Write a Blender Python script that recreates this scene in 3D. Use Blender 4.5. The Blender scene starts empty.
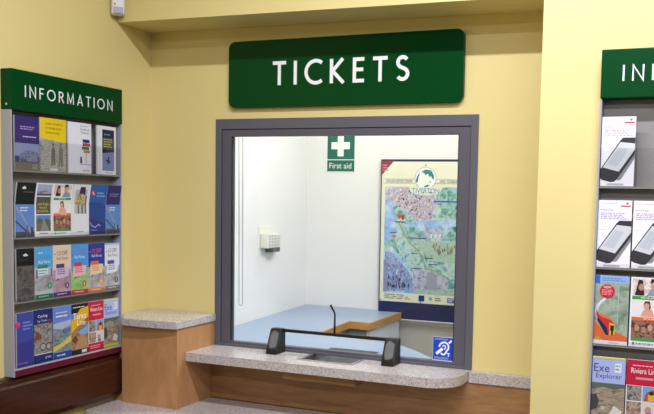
import bpy, bmesh, math, random
from math import sin, cos, pi, radians
from mathutils import Vector, Matrix
random.seed(7)
S = bpy.context.scene
COL = S.collection

# ------------------------------------------------------------------ colours / materials
def lin(h):
    h = h.lstrip('#')
    o = []
    for i in (0, 2, 4):
        c = int(h[i:i+2], 16) / 255
        o.append(c / 12.92 if c <= .04045 else ((c + .055) / 1.055) ** 2.4)
    return (o[0], o[1], o[2], 1)

MATS = {}
def new_mat(name):
    m = bpy.data.materials.new(name); m.use_nodes = True
    nt = m.node_tree
    return m, nt, nt.nodes['Principled BSDF']

def plain(h, rough=.5, metal=0., spec=.5, coat=0.):
    k = (h, rough, metal, spec, coat)
    if k in MATS: return MATS[k]
    m, nt, b = new_mat('paint_' + h.strip('#'))
    b.inputs['Base Color'].default_value = lin(h)
    b.inputs['Roughness'].default_value = rough
    b.inputs['Metallic'].default_value = metal
    b.inputs['Specular IOR Level'].default_value = spec
    b.inputs['Coat Weight'].default_value = coat
    b.inputs['Coat Roughness'].default_value = .08
    MATS[k] = m
    return m

def ramp(nt, fac, stops, interp='LINEAR'):
    r = nt.nodes.new('ShaderNodeValToRGB')
    r.color_ramp.interpolation = interp
    els = r.color_ramp.elements
    while len(els) < len(stops): els.new(.5)
    for e, (p, h) in zip(els, stops):
        e.position = p; e.color = lin(h) if isinstance(h, str) else h
    nt.links.new(fac, r.inputs[0])
    return r

def coords(nt, scale=(1, 1, 1)):
    t = nt.nodes.new('ShaderNodeTexCoord'); mp = nt.nodes.new('ShaderNodeMapping')
    mp.inputs['Scale'].default_value = scale
    nt.links.new(t.outputs['Object'], mp.inputs[0])
    return mp.outputs[0]

def noise(nt, vec, scale, detail=3, rough=.55, dist=0.):
    n = nt.nodes.new('ShaderNodeTexNoise')
    n.inputs['Scale'].default_value = scale; n.inputs['Detail'].default_value = detail
    n.inputs['Roughness'].default_value = rough; n.inputs['Distortion'].default_value = dist
    nt.links.new(vec, n.inputs['Vector'])
    return n.outputs['Fac']

def pic(name, cols, scale=70, stretch=(1, 1, 1), dist=.6):
    """printed picture: a mottle of the given ink colours"""
    k = ('pic', name)
    if k in MATS: return MATS[k]
    m, nt, b = new_mat('print_' + name)
    f = noise(nt, coords(nt, stretch), scale, 4, .6, dist)
    n = len(cols)
    r = ramp(nt, f, [(.30 + .4 * i / max(1, n - 1), c) for i, c in enumerate(cols)])
    nt.links.new(r.outputs[0], b.inputs['Base Color'])
    b.inputs['Roughness'].default_value = .4
    MATS[k] = m
    return m

def wall_paint(name, h, h2, bump=.15):
    m, nt, b = new_mat(name)
    v = coords(nt)
    r = ramp(nt, noise(nt, v, 1.6, 3), [(.3, h2), (.7, h)])
    nt.links.new(r.outputs[0], b.inputs['Base Color'])
    b.inputs['Roughness'].default_value = .55
    bp = nt.nodes.new('ShaderNodeBump'); bp.inputs['Strength'].default_value = bump; bp.inputs['Distance'].default_value = .002
    nt.links.new(noise(nt, v, 160, 2), bp.inputs['Height']); nt.links.new(bp.outputs[0], b.inputs['Normal'])
    return m

def wood(name, a, c, d, scale=14, stretch=(1, 1, 12), rough=.4, knot=None):
    m, nt, b = new_mat(name)
    f = noise(nt, coords(nt, stretch), scale, 5, .6, .8)
    r = ramp(nt, f, [(.25, a), (.5, c), (.75, d)])
    out = r.outputs[0]
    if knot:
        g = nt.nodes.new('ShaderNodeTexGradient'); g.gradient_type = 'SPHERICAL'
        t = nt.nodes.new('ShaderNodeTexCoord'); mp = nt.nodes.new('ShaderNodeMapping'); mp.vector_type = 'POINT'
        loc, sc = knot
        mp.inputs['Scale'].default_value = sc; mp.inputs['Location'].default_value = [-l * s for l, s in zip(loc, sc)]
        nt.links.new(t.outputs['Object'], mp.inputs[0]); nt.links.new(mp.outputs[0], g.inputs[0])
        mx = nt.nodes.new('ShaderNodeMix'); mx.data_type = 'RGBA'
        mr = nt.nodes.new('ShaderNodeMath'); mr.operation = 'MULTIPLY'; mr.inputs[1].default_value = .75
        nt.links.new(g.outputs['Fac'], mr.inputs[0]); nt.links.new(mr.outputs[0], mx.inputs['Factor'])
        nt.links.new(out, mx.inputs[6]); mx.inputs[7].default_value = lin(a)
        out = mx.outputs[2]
    nt.links.new(out, b.inputs['Base Color'])
    b.inputs['Roughness'].default_value = rough
    return m

def stone():
    m, nt, b = new_mat('speckled_stone')
    v = coords(nt)
    vo = nt.nodes.new('ShaderNodeTexVoronoi'); vo.inputs['Scale'].default_value = 260
    nt.links.new(v, vo.inputs['Vector'])
    sp = nt.nodes.new('ShaderNodeSeparateColor'); nt.links.new(vo.outputs['Color'], sp.inputs[0])
    r = ramp(nt, sp.outputs[0], [(0, '#8f8584'), (.07, '#aea5a1'), (.22, '#bdb5b1'), (.75, '#c5beba'), (.92, '#d3cdca')], 'CONSTANT')
    nt.links.new(r.outputs[0], b.inputs['Base Color'])
    b.inputs['Roughness'].default_value = .22
    return m

def glassy(name, tint, refl, rough=.03):
    m = bpy.data.materials.new(name); m.use_nodes = True
    nt = m.node_tree; nt.nodes.clear()
    o = nt.nodes.new('ShaderNodeOutputMaterial'); t = nt.nodes.new('ShaderNodeBsdfTransparent'); g = nt.nodes.new('ShaderNodeBsdfGlossy')
    t.inputs[0].default_value = lin(tint); g.inputs['Roughness'].default_value = rough
    x = nt.nodes.new('ShaderNodeMixShader'); x.inputs[0].default_value = refl
    nt.links.new(t.outputs[0], x.inputs[1]); nt.links.new(g.outputs[0], x.inputs[2]); nt.links.new(x.outputs[0], o.inputs[0])
    return m

YEL = wall_paint('yellow_wall_paint', '#e4d491', '#e0cf8a')
WHITE = wall_paint('white_wall_paint', '#f1f1f2', '#eeeeef', .05)
STONE = stone()
OAK = wood('oak_panel', '#84603c', '#9a7148', '#a98055', 9, (1, 1, 7))
OAKV = wood('oak_panel_upright', '#ab7d4f', '#b98859', '#c49568', 5, (3, 3, 1.2))
EDGEWOOD = wood('wood_edging', '#a8763f', '#bf8d54', '#cc9c63', 20, (1, 1, 4))
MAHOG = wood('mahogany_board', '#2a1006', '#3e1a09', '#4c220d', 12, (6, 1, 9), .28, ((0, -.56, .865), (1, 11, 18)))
FRAMEGREY = plain('#5d5c66', .45)
FRAMEGREY2 = plain('#575660', .45)
RACKGREY = plain('#a3a3ad', .45)
RACKBACK = plain('#8d8a86', .5)
GREEN = plain('#004019', .3, spec=.12)
GREEN2 = plain('#004019', .35, spec=.1)
LETTER = plain('#f4f6f4', .4)
BLACK = plain('#101114', .4)
STEEL = plain('#66666b', .38, .8)
PANE = glassy('window_glass', '#fafcfb', .018)
ACRYL = glassy('clear_acrylic', '#f8f8f8', .014, .12)
LAMBLUE = plain('#98a9c4', .35)

# ------------------------------------------------------------------ mesh builder
class MB:
    def __init__(s): s.v = []; s.f = []; s.m = []; s.mats = []
    def mi(s, m):
        if m not in s.mats: s.mats.append(m)
        return s.mats.index(m)
    def add(s, vs, fs, m):
        o = len(s.v); i = s.mi(m); s.v += [tuple(v) for v in vs]
        for f in fs: s.f.append([o + k for k in f]); s.m.append(i)
    def bm(s, b, m):
        b.verts.ensure_lookup_table(); b.verts.index_update()
        s.add([v.co[:] for v in b.verts], [[v.index for v in f.verts] for f in b.faces], m); b.free()
    def box(s, x0, y0, z0, x1, y1, z1, m, bev=0., seg=2):
        b = bmesh.new(); bmesh.ops.create_cube(b, size=1)
        for v in b.verts:
            v.co = ((x0 + x1) / 2 + v.co.x * (x1 - x0), (y0 + y1) / 2 + v.co.y * (y1 - y0), (z0 + z1) / 2 + v.co.z * (z1 - z0))
        if bev: bmesh.ops.bevel(b, geom=b.edges[:], offset=bev, segments=seg, affect='EDGES', profile=.5)
        s.bm(b, m)
    def prism(s, pts, a0, a1, axis, m, bev=0.):
        """outline pts (2D, may be concave) swept along axis 'x','y','z' from a0 to a1"""
        def P(p, a): return {'x': (a, p[0], p[1]), 'y': (p[0], a, p[1]), 'z': (p[0], p[1], a)}[axis]
        b = bmesh.new()
        lo = [b.verts.new(P(p, a0)) for p in pts]
        hi = [b.verts.new(P(p, a1)) for p in pts]
        n = len(pts)
        caps = [b.faces.new(lo), b.faces.new(hi)]
        for i in range(n): b.faces.new((lo[i], lo[(i + 1) % n], hi[(i + 1) % n], hi[i]))
        bmesh.ops.recalc_face_normals(b, faces=b.faces[:])
        if bev:
            es = [e for e in b.edges if any(f in caps for f in e.link_faces)]
            bmesh.ops.bevel(b, geom=es, offset=bev, segments=2, affect='EDGES', profile=.5)
        bmesh.ops.triangulate(b, faces=[f for f in b.faces if len(f.verts) > 4])
        s.bm(b, m)
    def tube(s, path, r, m, seg=10):
        path = [Vector(p) for p in path]; vs = []; fs = []
        for i, p in enumerate(path):
            t = (path[min(i + 1, len(path) - 1)] - path[max(i - 1, 0)]).normalized()
            a = t.orthogonal().normalized() if i == 0 else (a - t * a.dot(t)).normalized()
            c = t.cross(a); rr = r[i] if isinstance(r, (list, tuple)) else r
            for k in range(seg): vs.append(p + rr * (cos(2 * pi * k / seg) * a + sin(2 * pi * k / seg) * c))
        for i in range(len(path) - 1):
            for k in range(seg): fs.append((i * seg + k, i * seg + (k + 1) % seg, (i + 1) * seg + (k + 1) % seg, (i + 1) * seg + k))
        fs.append(tuple(range(seg))[::-1]); fs.append(tuple((len(path) - 1) * seg + k for k in range(seg)))
        s.add(vs, fs, m)
    def ball(s, c, r, m, u=12, v=8):
        b = bmesh.new(); bmesh.ops.create_uvsphere(b, u_segments=u, v_segments=v, radius=1)
        rr = r if isinstance(r, (tuple, list)) else (r, r, r)
        for w in b.verts: w.co = (c[0] + w.co.x * rr[0], c[1] + w.co.y * rr[1], c[2] + w.co.z * rr[2])
        s.bm(b, m)
    def mesh(s, name):
        me = bpy.data.meshes.new(name); me.from_pydata(s.v, [], s.f)
        for m in s.mats: me.materials.append(m)
        for p, i in zip(me.polygons, s.m): p.material_index = i
        me.update()
        return me

def link(name, me, parent=None, loc=(0, 0, 0), rot=(0, 0, 0), smooth=False):
    o = bpy.data.objects.new(name, me); COL.objects.link(o)
    o.location = loc; o.rotation_euler = rot
    if parent: o.parent = parent
    if smooth:
        for p in me.polygons: p.use_smooth = True
    return o
def build(mb, name, parent=None, loc=(0, 0, 0), rot=(0, 0, 0), smooth=False, label=None):
    o = link(name, mb.mesh(name), parent, loc, rot, smooth)
    if label: o['label'] = label
    return o
def tag(o, label, cat, group=None):
    o['label'] = label; o['category'] = cat
    if group: o['group'] = group
    return o
def thing(name, label, cat, loc=(0, 0, 0), rotz=0., group=None):
    o = link(name, None, None, loc, (0, 0, rotz))
    o.empty_display_size = .05
    return tag(o, label, cat, group)
def struct(o):
    o['kind'] = 'structure'; return o

# ------------------------------------------------------------------ lettering
def arc(cx, cy, r, a0, a1, n=18, ry=None):
    ry = r if ry is None else ry
    return [(cx + r * cos(radians(a0 + (a1 - a0) * i / n)), cy + ry * sin(radians(a0 + (a1 - a0) * i / n))) for i in range(n + 1)]
W_ = .125
h_ = W_ / 2
GL = {
 'T': (.64, [[(0, 1 - h_), (.64, 1 - h_)], [(.32, 0), (.32, 1 - h_)]]),
 'I': (W_, [[(h_, 0), (h_, 1)]]),
 'C': (.80, [arc(.52, .5, .46, 52, 308, 26)]),
 'K': (.66, [[(h_, 0), (h_, 1)], [(.58, 1), (.12, .5), (.62, 0)]]),
 'E': (.50, [[(.5, 1 - h_), (h_, 1 - h_), (h_, h_), (.5, h_)], [(h_, .52), (.46, .52)]]),
 'S': (.54, [arc(.27, .735, .205, 30, 250, 16, .205) + arc(.27, .275, .22, 72, -150, 16, .215)]),
 'N': (.74, [[(h_, 0), (h_, .97), (.74 - h_, .03), (.74 - h_, 1)]]),
 'F': (.50, [[(.5, 1 - h_), (h_, 1 - h_), (h_, 0)], [(h_, .52), (.44, .52)]]),
 'O': (1.0, [arc(.5, .5, .445, 0, 360, 36)]),
 'R': (.62, [[(h_, 0), (h_, 1 - h_), (.28, 1 - h_)] + arc(.30, .72, .215, 90, -90, 12) + [(h_, .505)], [(.28, .5), (.60, 0)]]),
 'M': (.90, [[(h_ + .02, 0), (.12, .97), (.45, .12), (.78, .97), (.88 - h_, 0)]]),
 'A': (.76, [[(h_, 0), (.38, .96), (.76 - h_, 0)], [(.17, .30), (.59, .30)]]),
}
def stroke_poly(pts, w, closed=False):
    L, R = [], []
    n = len(pts)
    for i, p in enumerate(pts):
        a = pts[i - 1] if i else None; c = pts[i + 1] if i < n - 1 else None
        def nrm(u, v):
            d = (v[0] - u[0], v[1] - u[1]); l = math.hypot(*d) or 1; return (-d[1] / l, d[0] / l)
        if a is None: nn = nrm(p, c); k = 1
        elif c is None: nn = nrm(a, p); k = 1
        else:
            n1, n2 = nrm(a, p), nrm(p, c); sx, sy = n1[0] + n2[0], n1[1] + n2[1]; l = math.hypot(sx, sy) or 1
            nn = (sx / l, sy / l); k = min(1 / max(.3, nn[0] * n1[0] + nn[1] * n1[1]), 2.2)
        L.append((p[0] + nn[0] * w / 2 * k, p[1] + nn[1] * w / 2 * k)); R.append((p[0] - nn[0] * w / 2 * k, p[1] - nn[1] * w / 2 * k))
    return L, R
def letters(mb, text, x0, x1, z0, h, y, mat, t=.0012, sw=W_):
    """stroke lettering standing up on the plane y, from x0 to x1"""
    tot = sum(GL[c][0] for c in text) * h
    gap = (x1 - x0 - tot) / (len(text) - 1)
    x = x0
    for c in text:
        w, paths = GL[c]
        for j, pth in enumerate(paths):
            L, R = stroke_poly(pth, sw)
            yy = y - t - j * .0001
            vs = [(x + p[0] * h, yy, z0 + p[1] * h) for p in L] + [(x + p[0] * h, yy, z0 + p[1] * h) for p in R]
            n = len(L)
            vs += [(v[0], y, v[2]) for v in vs]
            fs = []
            for i in range(n - 1):
                fs += [(i, n + i, n + i + 1, i + 1), (2 * n + i, i, i + 1, 2 * n + i + 1), (n + i, 3 * n + i, 3 * n + i + 1, n + i + 1)]
            fs += [(0, 2 * n, 3 * n, n), (n - 1, 2 * n - 1, 4 * n - 1, 3 * n - 1)]
            mb.add(vs, fs, mat)
        x += w * h + gap

TXT = {}
def text_mesh(s):
    if s in TXT: return TXT[s]
    cu = bpy.data.curves.new('lettering', 'FONT'); cu.body = s; cu.resolution_u = 3
    o = bpy.data.objects.new('lettering', cu); COL.objects.link(o)
    dg = bpy.context.evaluated_depsgraph_get()
    me = bpy.data.meshes.new_from_object(o.evaluated_get(dg))
    vs = [(v.co.x, v.co.y) for v in me.vertices]; fs = [tuple(p.vertices) for p in me.polygons]
    bpy.data.objects.remove(o); bpy.data.meshes.remove(me); bpy.data.curves.remove(cu)
    xs = [v[0] for v in vs]; ys = [v[1] for v in vs]
    x0, x1, y0, y1 = min(xs), max(xs), min(ys), max(ys)
    TXT[s] = ([((a - x0) / (x1 - x0), (b - y0) / (y1 - y0)) for a, b in vs], fs)
    return TXT[s]

def M(m): return plain(m, .4, spec=.3) if isinstance(m, str) else m
def art(mb, W, H, items, y=0., step=.00007, x0=0., z0=0.):
    """flat print on the plane y (facing -y); item coordinates run 0..1 over W x H"""
    yy = y - .0003
    for it in items:
        k = it[0]
        if k == 'r':
            _, a, b, c, d, m = it; pts = [(a, b), (c, b), (c, d), (a, d)]
        elif k == 'p': _, pts, m = it
        elif k == 'e':
            _, a, b, ra, rb, m = it
            pts = [(a + ra * cos(2 * pi * i / 20), b + rb * sin(2 * pi * i / 20)) for i in range(20)]
        elif k == 's':                     # stroke: points, width (in W units)
            _, pp, w, m = it
            q = [(p[0] * W, p[1] * H) for p in pp]; L, R = stroke_poly(q, w * W)
            n = len(L)
            vs = [(x0 + p[0], yy, z0 + p[1]) for p in L + R]
            mb.add(vs, [(i, n + i, n + i + 1, i + 1) for i in range(n - 1)], M(m)); yy -= step; continue
        elif k == 't':
            _, s, a, b, c, d, m = it
            vs, fs = text_mesh(s)
            mb.add([(x0 + (a + v[0] * (c - a)) * W, yy, z0 + (b + v[1] * (d - b)) * H) for v in vs], fs, M(m)); yy -= step; continue
        elif k == 'lines':                 # rows of unreadably small print
            _, a, b, c, d, n, m = it
            rr = random.Random(int(a * 991 + b * 773 + n))
            for i in range(n):
                z = d - (d - b) * (i + .2) / n; hh = (d - b) / n * .45
                x = a; end = c - (c - a) * rr.random() * .3
                while x < end - .01:
                    w = min(.04 + rr.random() * .09, end - x)
                    mb.add([(x0 + x * W, yy, z0 + (z - hh) * H), (x0 + (x + w) * W, yy, z0 + (z - hh) * H), (x0 + (x + w) * W, yy, z0 + z * H), (x0 + x * W, yy, z0 + z * H)], [(0, 1, 2, 3)], M(m))
                    x += w + .025
            yy -= step; continue
        b_ = bmesh.new()
        f = b_.faces.new([b_.verts.new((x0 + p[0] * W, yy, z0 + p[1] * H)) for p in pts])
        f.normal_update()
        if f.normal.y > 0: f.normal_flip(); f.normal_update()
        if len(pts) > 4: bmesh.ops.triangulate(b_, faces=[f])
        mb.bm(b_, M(m)); yy -= step

# ------------------------------------------------------------------ room shell
XL, YF, YP, XP, SOF, CEIL = -2.30, -.216, -.46, -.495, 2.296, 3.1
WX0, WX1, WZ0, WZ1 = -1.962, -.814, .964, 1.926
m = MB(); m.box(XL - .1, -5.5, 0, XL, .03, CEIL, YEL); struct(build(m, 'wall_left'))
m = MB()
m.box(XL, 0, 0, WX0 + .03, .03, SOF + .05, YEL); m.box(WX1 - .03, 0, 0, XP, .03, SOF + .05, YEL)
m.box(WX0 + .03, 0, WZ1 - .03, WX1 - .03, .03, SOF + .05, YEL); m.box(WX0 + .03, 0, 0, WX1 - .03, .03, .928, YEL)
struct(build(m, 'wall_back'))
m = MB(); m.prism([(XL, SOF + .008), (XP, SOF - .010), (XP, CEIL), (XL, CEIL)], YF, 0, 'y', YEL); struct(build(m, 'wall_front'))
m = MB(); m.box(XP, YP, 0, 2.4, .03, CEIL, YEL); struct(build(m, 'wall_right'))
m = MB(); m.box(2.4, -5.5, 0, 2.5, .03, CEIL, plain('#6f6c64', .6)); struct(build(m, 'wall_far_right'))
m = MB(); m.box(XL - .1, -5.6, 0, 2.5, -5.5, CEIL, plain('#6f6c64', .6)); struct(build(m, 'wall_rear'))
m = MB(); m.box(XL - .1, -5.6, CEIL, 2.5, .03, CEIL + .08, plain('#b9b6ac', .7)); struct(build(m, 'ceiling'))
m = MB(); m.box(XL - .1, -5.6, -.08, 2.5, 1.5, 0, plain('#1f1d1b', .6)); struct(build(m, 'floor'))
# ticket office behind the window
YO = 1.346
YB = YO + .02
m = MB(); m.box(-.1, 0, 0, 0, math.hypot(.122, 1.316) + .021, 2.62, WHITE); struct(build(m, 'wall_office_left', None, (-2.118, .03, 0), (0, 0, math.atan2(.122, 1.316))))
m = MB(); m.box(-2.36, YB, .9, .9, YB + .1, 2.62, WHITE); struct(build(m, 'wall_office_back'))
m = MB(); m.box(-2.36, YB, 0, .9, YB + .1, .9, plain('#c6c4bf', .5)); struct(build(m, 'wall_office_back_shade'))  # lower part of the back wall; its shade is put into the greyer colour
m = MB(); m.box(.8, .03, 0, .9, YB, 2.62, WHITE); struct(build(m, 'wall_office_right'))
m = MB(); m.box(-2.36, .03, 2.62, .9, YB + .1, 2.7, WHITE); struct(build(m, 'ceiling_office'))

# mahogany board along the left wall
m = MB()
prof = [(XL, .755), (XL + .02, .756), (XL + .036, .766), (XL + .046, .786), (XL + .046, .912), (XL + .04, .920), (XL + .034, .924), (XL + .034, .934), (XL + .026, .945), (XL, .945)]
m.prism(prof, -5.4, -.246, 'y', MAHOG)
o = struct(build(m, 'trim_1'))

# ------------------------------------------------------------------ ticket window
win = link('window_1', None); struct(win)
def ring(mb, x0, z0, x1, z1, w, y0, y1, mat, wb=None, wt=None, bev=.002):
    wb = w if wb is None else wb; wt = w if wt is None else wt
    mb.box(x0, y0, z0, x0 + w, y1, z1, mat, bev); mb.box(x1 - w, y0, z0, x1, y1, z1, mat, bev)
    mb.box(x0 + w - .001, y0, z1 - wt, x1 - w + .001, y1, z1, mat, bev); mb.box(x0 + w - .001, y0, z0, x1 - w + .001, y1, z0 + wb, mat, bev)
m = MB(); ring(m, WX0, WZ0 + .0005, WX1, WZ1, .0285, -.007, .0, FRAMEGREY, .010, .043)
build(m, 'frame', win)
m = MB(); ring(m, WX0 + .0297, WZ0 + .0005, WX1 - .0297, WZ1 - .0445, .0461, -.002, .03, FRAMEGREY2, .0205, .0285)
build(m, 'inner_frame', win)
m = MB(); m.box(-1.8862, -.0015, .986, -1.8842, .0135, 1.853, BLACK); m.box(-.8918, -.0015, .986, -.8898, .0135, 1.853, BLACK)
ring(m, WX0 + .0265, WZ0 + .0105, WX1 - .0265, WZ1 - .041, .004, -.0017, -.0005, BLACK, .003, .004, 0)  # black backing ring paints the shadow gap between the two frame rings
build(m, 'gasket_and_seam_shade', win)
m = MB(); m.box(-1.888, .014, .983, -.888, .020, 1.856, PANE); build(m, 'glass_pane', win)

# blind with its cord, behind the glass
bl = thing('window_blind', 'white beaded blind cord hanging in a loop inside the left edge of the ticket window', 'blind', (-1.36, .062, 1.95))
m = MB(); m.tube([(-.56, 0, 0), (.56, 0, 0)], .026, plain('#e8e8e4', .6), 14); build(m, 'roller', bl)
m = MB()
for s in (-1, 1):
    m = MB(); m.box(.565 * s - .004, -.032, -.03, .565 * s + .004, .03, .03, plain('#d8d8d4', .5)); build(m, 'bracket', bl)
m = MB()
pth = [(-.524, -.028, -.01)] + [(-.524, -.012, -.05), (-.524, 0, -.8)] + [(-.5155 + .0085 * cos(radians(a)), 0, -.81 + .0095 * sin(radians(a))) for a in range(180, 361, 30)] + [(-.507, 0, -.8), (-.507, -.012, -.05), (-.507, -.028, -.01)]
m.tube(pth, .0014, plain('#8f9393', .5), 6)
for x in (-.524, -.507):
    for i in range(60): m.ball((x, 0, -.09 - i * .012), .0026, plain('#9fa3a3', .5), 6, 4)
build(m, 'cord', bl)

# ------------------------------------------------------------------ counters
m = MB()
pl = thing('corner_cabinet', 'oak corner cabinet with a speckled stone top left of the ticket window', 'cabinet', (XL, 0, .7395))
m.prism([(.0015, -.001), (.0015, -.240), (.055, -.242), (.059, -.262), (.336, -.266), (.336, -.001)], 0, .326, 'z', OAKV); build(m, 'cabinet_body', pl)
m = MB()
front = [(.0015, -.240), (.055, -.242)] + [(.084 + .259 * i / 10, -.293 + .012 * i / 10 - .006 * sin(pi * i / 10)) for i in range(11)]
m.prism([(.0015, -.001)] + front + [(.343, -.001)], .3265, .359, 'z', STONE, .003); build(m, 'stone_top', pl)

# lower counter
lc = thing('low_counter', 'low speckled stone counter running below the ticket ledge and corner cabinet', 'counter', (XL, 0, 0))
rc = [(.0015, -.035)] + [(.0015, -.375)] + [(.035 + .034 * cos(radians(a)), -.40 + .034 * sin(radians(a))) for a in (180, 210, 240, 270)] + [(1.803, -.434), (1.803, -.035)]
m = MB(); m.prism(rc, .703, .739, 'z', STONE, .003); build(m, 'stone_top', lc)
m = MB(); m.box(.06, -.36, .0015, 1.80, -.035, .7025, OAK); build(m, 'front_panel', lc)

wp = MB(); wp.box(-1.9625, -.030, .7395, XP - .0015, -.001, .9215, OAK, .001)
tag(build(wp, 'wood_panel'), 'horizontal-grain oak panel below the ticket ledge', 'panel')

# ledge with tray notch and rounded right end
lx0, lx1 = -1.9625, -.818
ol = [(lx0, .03), (lx0, -.212)]
ol += [(lx1 - .115, -.214)]
ol += [(lx1 - .115 + .115 * cos(radians(a)), -.099 + .115 * sin(radians(a))) for a in range(-80, 1, 10)]
ol += [(lx1, .03), (-1.262, .03), (-1.262, -.125), (-1.486, -.125), (-1.486, .03)]
led = thing('ticket_ledge', 'speckled stone serving ledge with a rounded right end under the ticket window', 'counter', (0, 0, .928))
m = MB(); m.prism(ol, .0005, .036, 'z', STONE); build(m, 'stone_slab', led)
m = MB(); m.box(lx1 + .001, -.036, -.006, XP - .0015, -.001, .036, STONE, .002)
build(m, 'edge_strip', led, label='narrow stone strip right of the rounded end')

tray = thing('cash_tray', 'recessed steel cash tray under the glass in the middle of the stone ledge', 'tray', (-1.374, 0, .928))
m = MB()
tx0, tx1, ty0, ty1 = -.1105, .1105, -.1235, .170
def dish(u, v):
    x = tx0 + (tx1 - tx0) * u; y = ty0 + (ty1 - ty0) * v
    e = min(1, min(u, 1 - u) * 12, min(v, 1 - v) * 5)
    return (x, y, .036 - .032 * e * e * (3 - 2 * e))
N = 24
vs = [dish(i / N, j / N) for j in range(N + 1) for i in range(N + 1)]
fs = [(j * (N + 1) + i, j * (N + 1) + i + 1, (j + 1) * (N + 1) + i + 1, (j + 1) * (N + 1) + i) for j in range(N) for i in range(N)]
m.add(vs, fs, STEEL); build(m, 'dish', tray, smooth=True)
m = MB()
for a in ((tx0 - .012, ty0 - .010, tx1 + .012, ty0 + .004), (tx0 - .012, ty0 + .004, tx0 + .003, -.0135), (tx1 - .003, ty0 + .004, tx1 + .012, -.0135)):
    m.box(a[0], a[1], .0363, a[2], a[3], .0378, plain('#b5b5b8', .3, .8))
build(m, 'rim', tray)
m = MB(); m.box(-.175, -.15, -.043, .142, -.031, -.0005, OAK, .001); build(m, 'wood_housing', tray, label='pale oak box under the ledge')

# speech bar
sp = thing('speech_bar', 'black intercom bar with two perforated speakers and a thin microphone on the stone ledge', 'intercom', (0, 0, .9642))
DOT = plain('#eceef0', .4)
for xa, xb in ((-1.660, -1.610), (-1.152, -1.100)):
    m = MB(); m.prism([(-.09, 0), (-.014, 0), (-.014, .097), (-.020, .101), (-.046, .101), (-.053, .096), (-.088, .018)], xa, xb, 'x', BLACK, .003)
    pod = build(m, 'speaker', sp)
    g = MB()
    a = Vector((0, -.088, .018)); d = Vector((0, .035, .078)); n = Vector((0, -.078, .035)).normalized()
    L = d.length; d.normalize()
    rows = 9
    for i in range(rows):
        for j in range(4):
            u = xa + .008 + (j + (.5 if i % 2 else 0)) * (xb - xa - .016) / 4 + .003; w = .010 + i * (L - .018) / (rows - 1)
            rim = abs(2 * i / (rows - 1) - 1)
            if rim > .78 and (j in (0, 3)): continue
            c = a + d * w + n * .0012 + Vector((u, 0, 0))
            g.add([c + .0023 * (cos(k * pi / 3) * Vector((1, 0, 0)) + sin(k * pi / 3) * d) for k in range(6)], [tuple(range(6))], DOT)
    build(g, 'grille', pod)
m = MB(); m.box(-1.611, -.038, .087, -1.151, -.024, .0995, BLACK, .002); build(m, 'bar', sp)
m = MB(); m.tube([(-1.379, -.03, .097), (-1.379, -.03, .176), (-1.381, -.031, .184), (-1.391, -.036, .204), (-1.394, -.038, .213)], [.0045, .0036, .0036, .0045, .0055], BLACK, 10)
build(m, 'microphone', sp, smooth=True)

# ------------------------------------------------------------------ signs
sx0, sx1, sz0, sz1 = -1.890, -.873, 1.969, 2.2395
tsn = thing('ticket_sign', 'dark green TICKETS sign with rounded corners above the ticket window', 'sign', ((sx0 + sx1) / 2, 0, sz0))
w2 = (sx1 - sx0) / 2; hh = sz1 - sz0; r = .03
rp = []
for cx, cz, a0 in ((w2 - r, r, -90), (w2 - r, hh - r, 0), (-w2 + r, hh - r, 90), (-w2 + r, r, 180)):
    rp += [(cx + r * cos(radians(a0 + a)), cz + r * sin(radians(a0 + a))) for a in range(0, 91, 15)]
m = MB(); m.prism(rp, -.022, -.0005, 'y', GREEN, .002); build(m, 'sign_board', tsn)
cx = (sx0 + sx1) / 2
m = MB(); letters(m, 'TICKETS', -1.679 - cx, -1.089 - cx, 2.056 - sz0, .0945, -.0222, LETTER, sw=.15); build(m, 'lettering', tsn)

fa = thing('first_aid_sign', 'green and white First aid sign with a cross on the back office wall', 'sign', (-2.114, YB, 1.755))
m = MB(); m.box(0, -.005, 0, .183, -.0005, .243, plain('#f2f5f3', .4), .001); build(m, 'sign_board', fa)
m = MB(); TEAL = '#00685a'
art(m, .183, .243, [('r', .03, .318, .985, .985, TEAL), ('r', .03, .03, .985, .298, TEAL),
    ('r', .17, .56, .82, .73, '#f4f7f5'), ('r', .39, .39, .605, .90, '#f4f7f5'), ('t', 'First aid', .11, .10, .88, .235, '#f4f7f5'),
    ('e', -.0 + .03, .02, .012, .01, '#777777'), ('e', .97, .02, .012, .01, '#777777')], -.005)
build(m, 'cross_print', fa)

# ------------------------------------------------------------------ map poster board
px0, px1, pz0, pz1 = -1.7545, -1.235, .921, 1.832
PW, PH = px1 - px0, pz1 - pz0
pb = thing('map_poster_board', 'navy-edged board with an illustrated watercolour town map on the back office wall', 'poster', (px0 - .001, YB - .0005, pz0))
NAVY = '#131f58'
m = MB(); m.box(0, -.03, .006, PW, 0, PH, plain(NAVY, .4), .002); build(m, 'board', pb)
m = MB(); m.box(0, -.033, 0, PW, 0, .0058, plain('#e8eaf0', .4)); build(m, 'bottom_edge', pb)
m = MB()
wc1 = pic('watercolour_land', ['#3f8580', '#86bab6', '#c4dcd8', '#7fb0cc', '#3f7f7c'], 20, dist=.8)
wc2 = pic('watercolour_town', ['#9a6a60', '#d6c8cc', '#a6a2c6', '#e6e2e4', '#8a86b4'], 55)
wc3 = pic('watercolour_hill', ['#2f6f68', '#6aa3a0', '#a9ced0', '#8fb8d6'], 30)
wc4 = pic('watercolour_street', ['#2c3660', '#7486c0', '#a8bae2', '#5868a0', '#cfdaf0'], 45, (1, 1, .6))
wc5 = pic('watercolour_abbey', ['#5c5a80', '#a4a8cc', '#c8cce0', '#7c7ea8'], 50)
wc6 = pic('watercolour_sky', ['#74a0e0', '#a4c6f0', '#d4e4f4'], 14)
wc7 = pic('watercolour_field', ['#6f9f8c', '#a5c8b4', '#b4d0c8', '#b0a898'], 60)
CREAM = '#e9e9d6'
L0, L1, Bz, Tz = .055, .945, .145, .83
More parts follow.
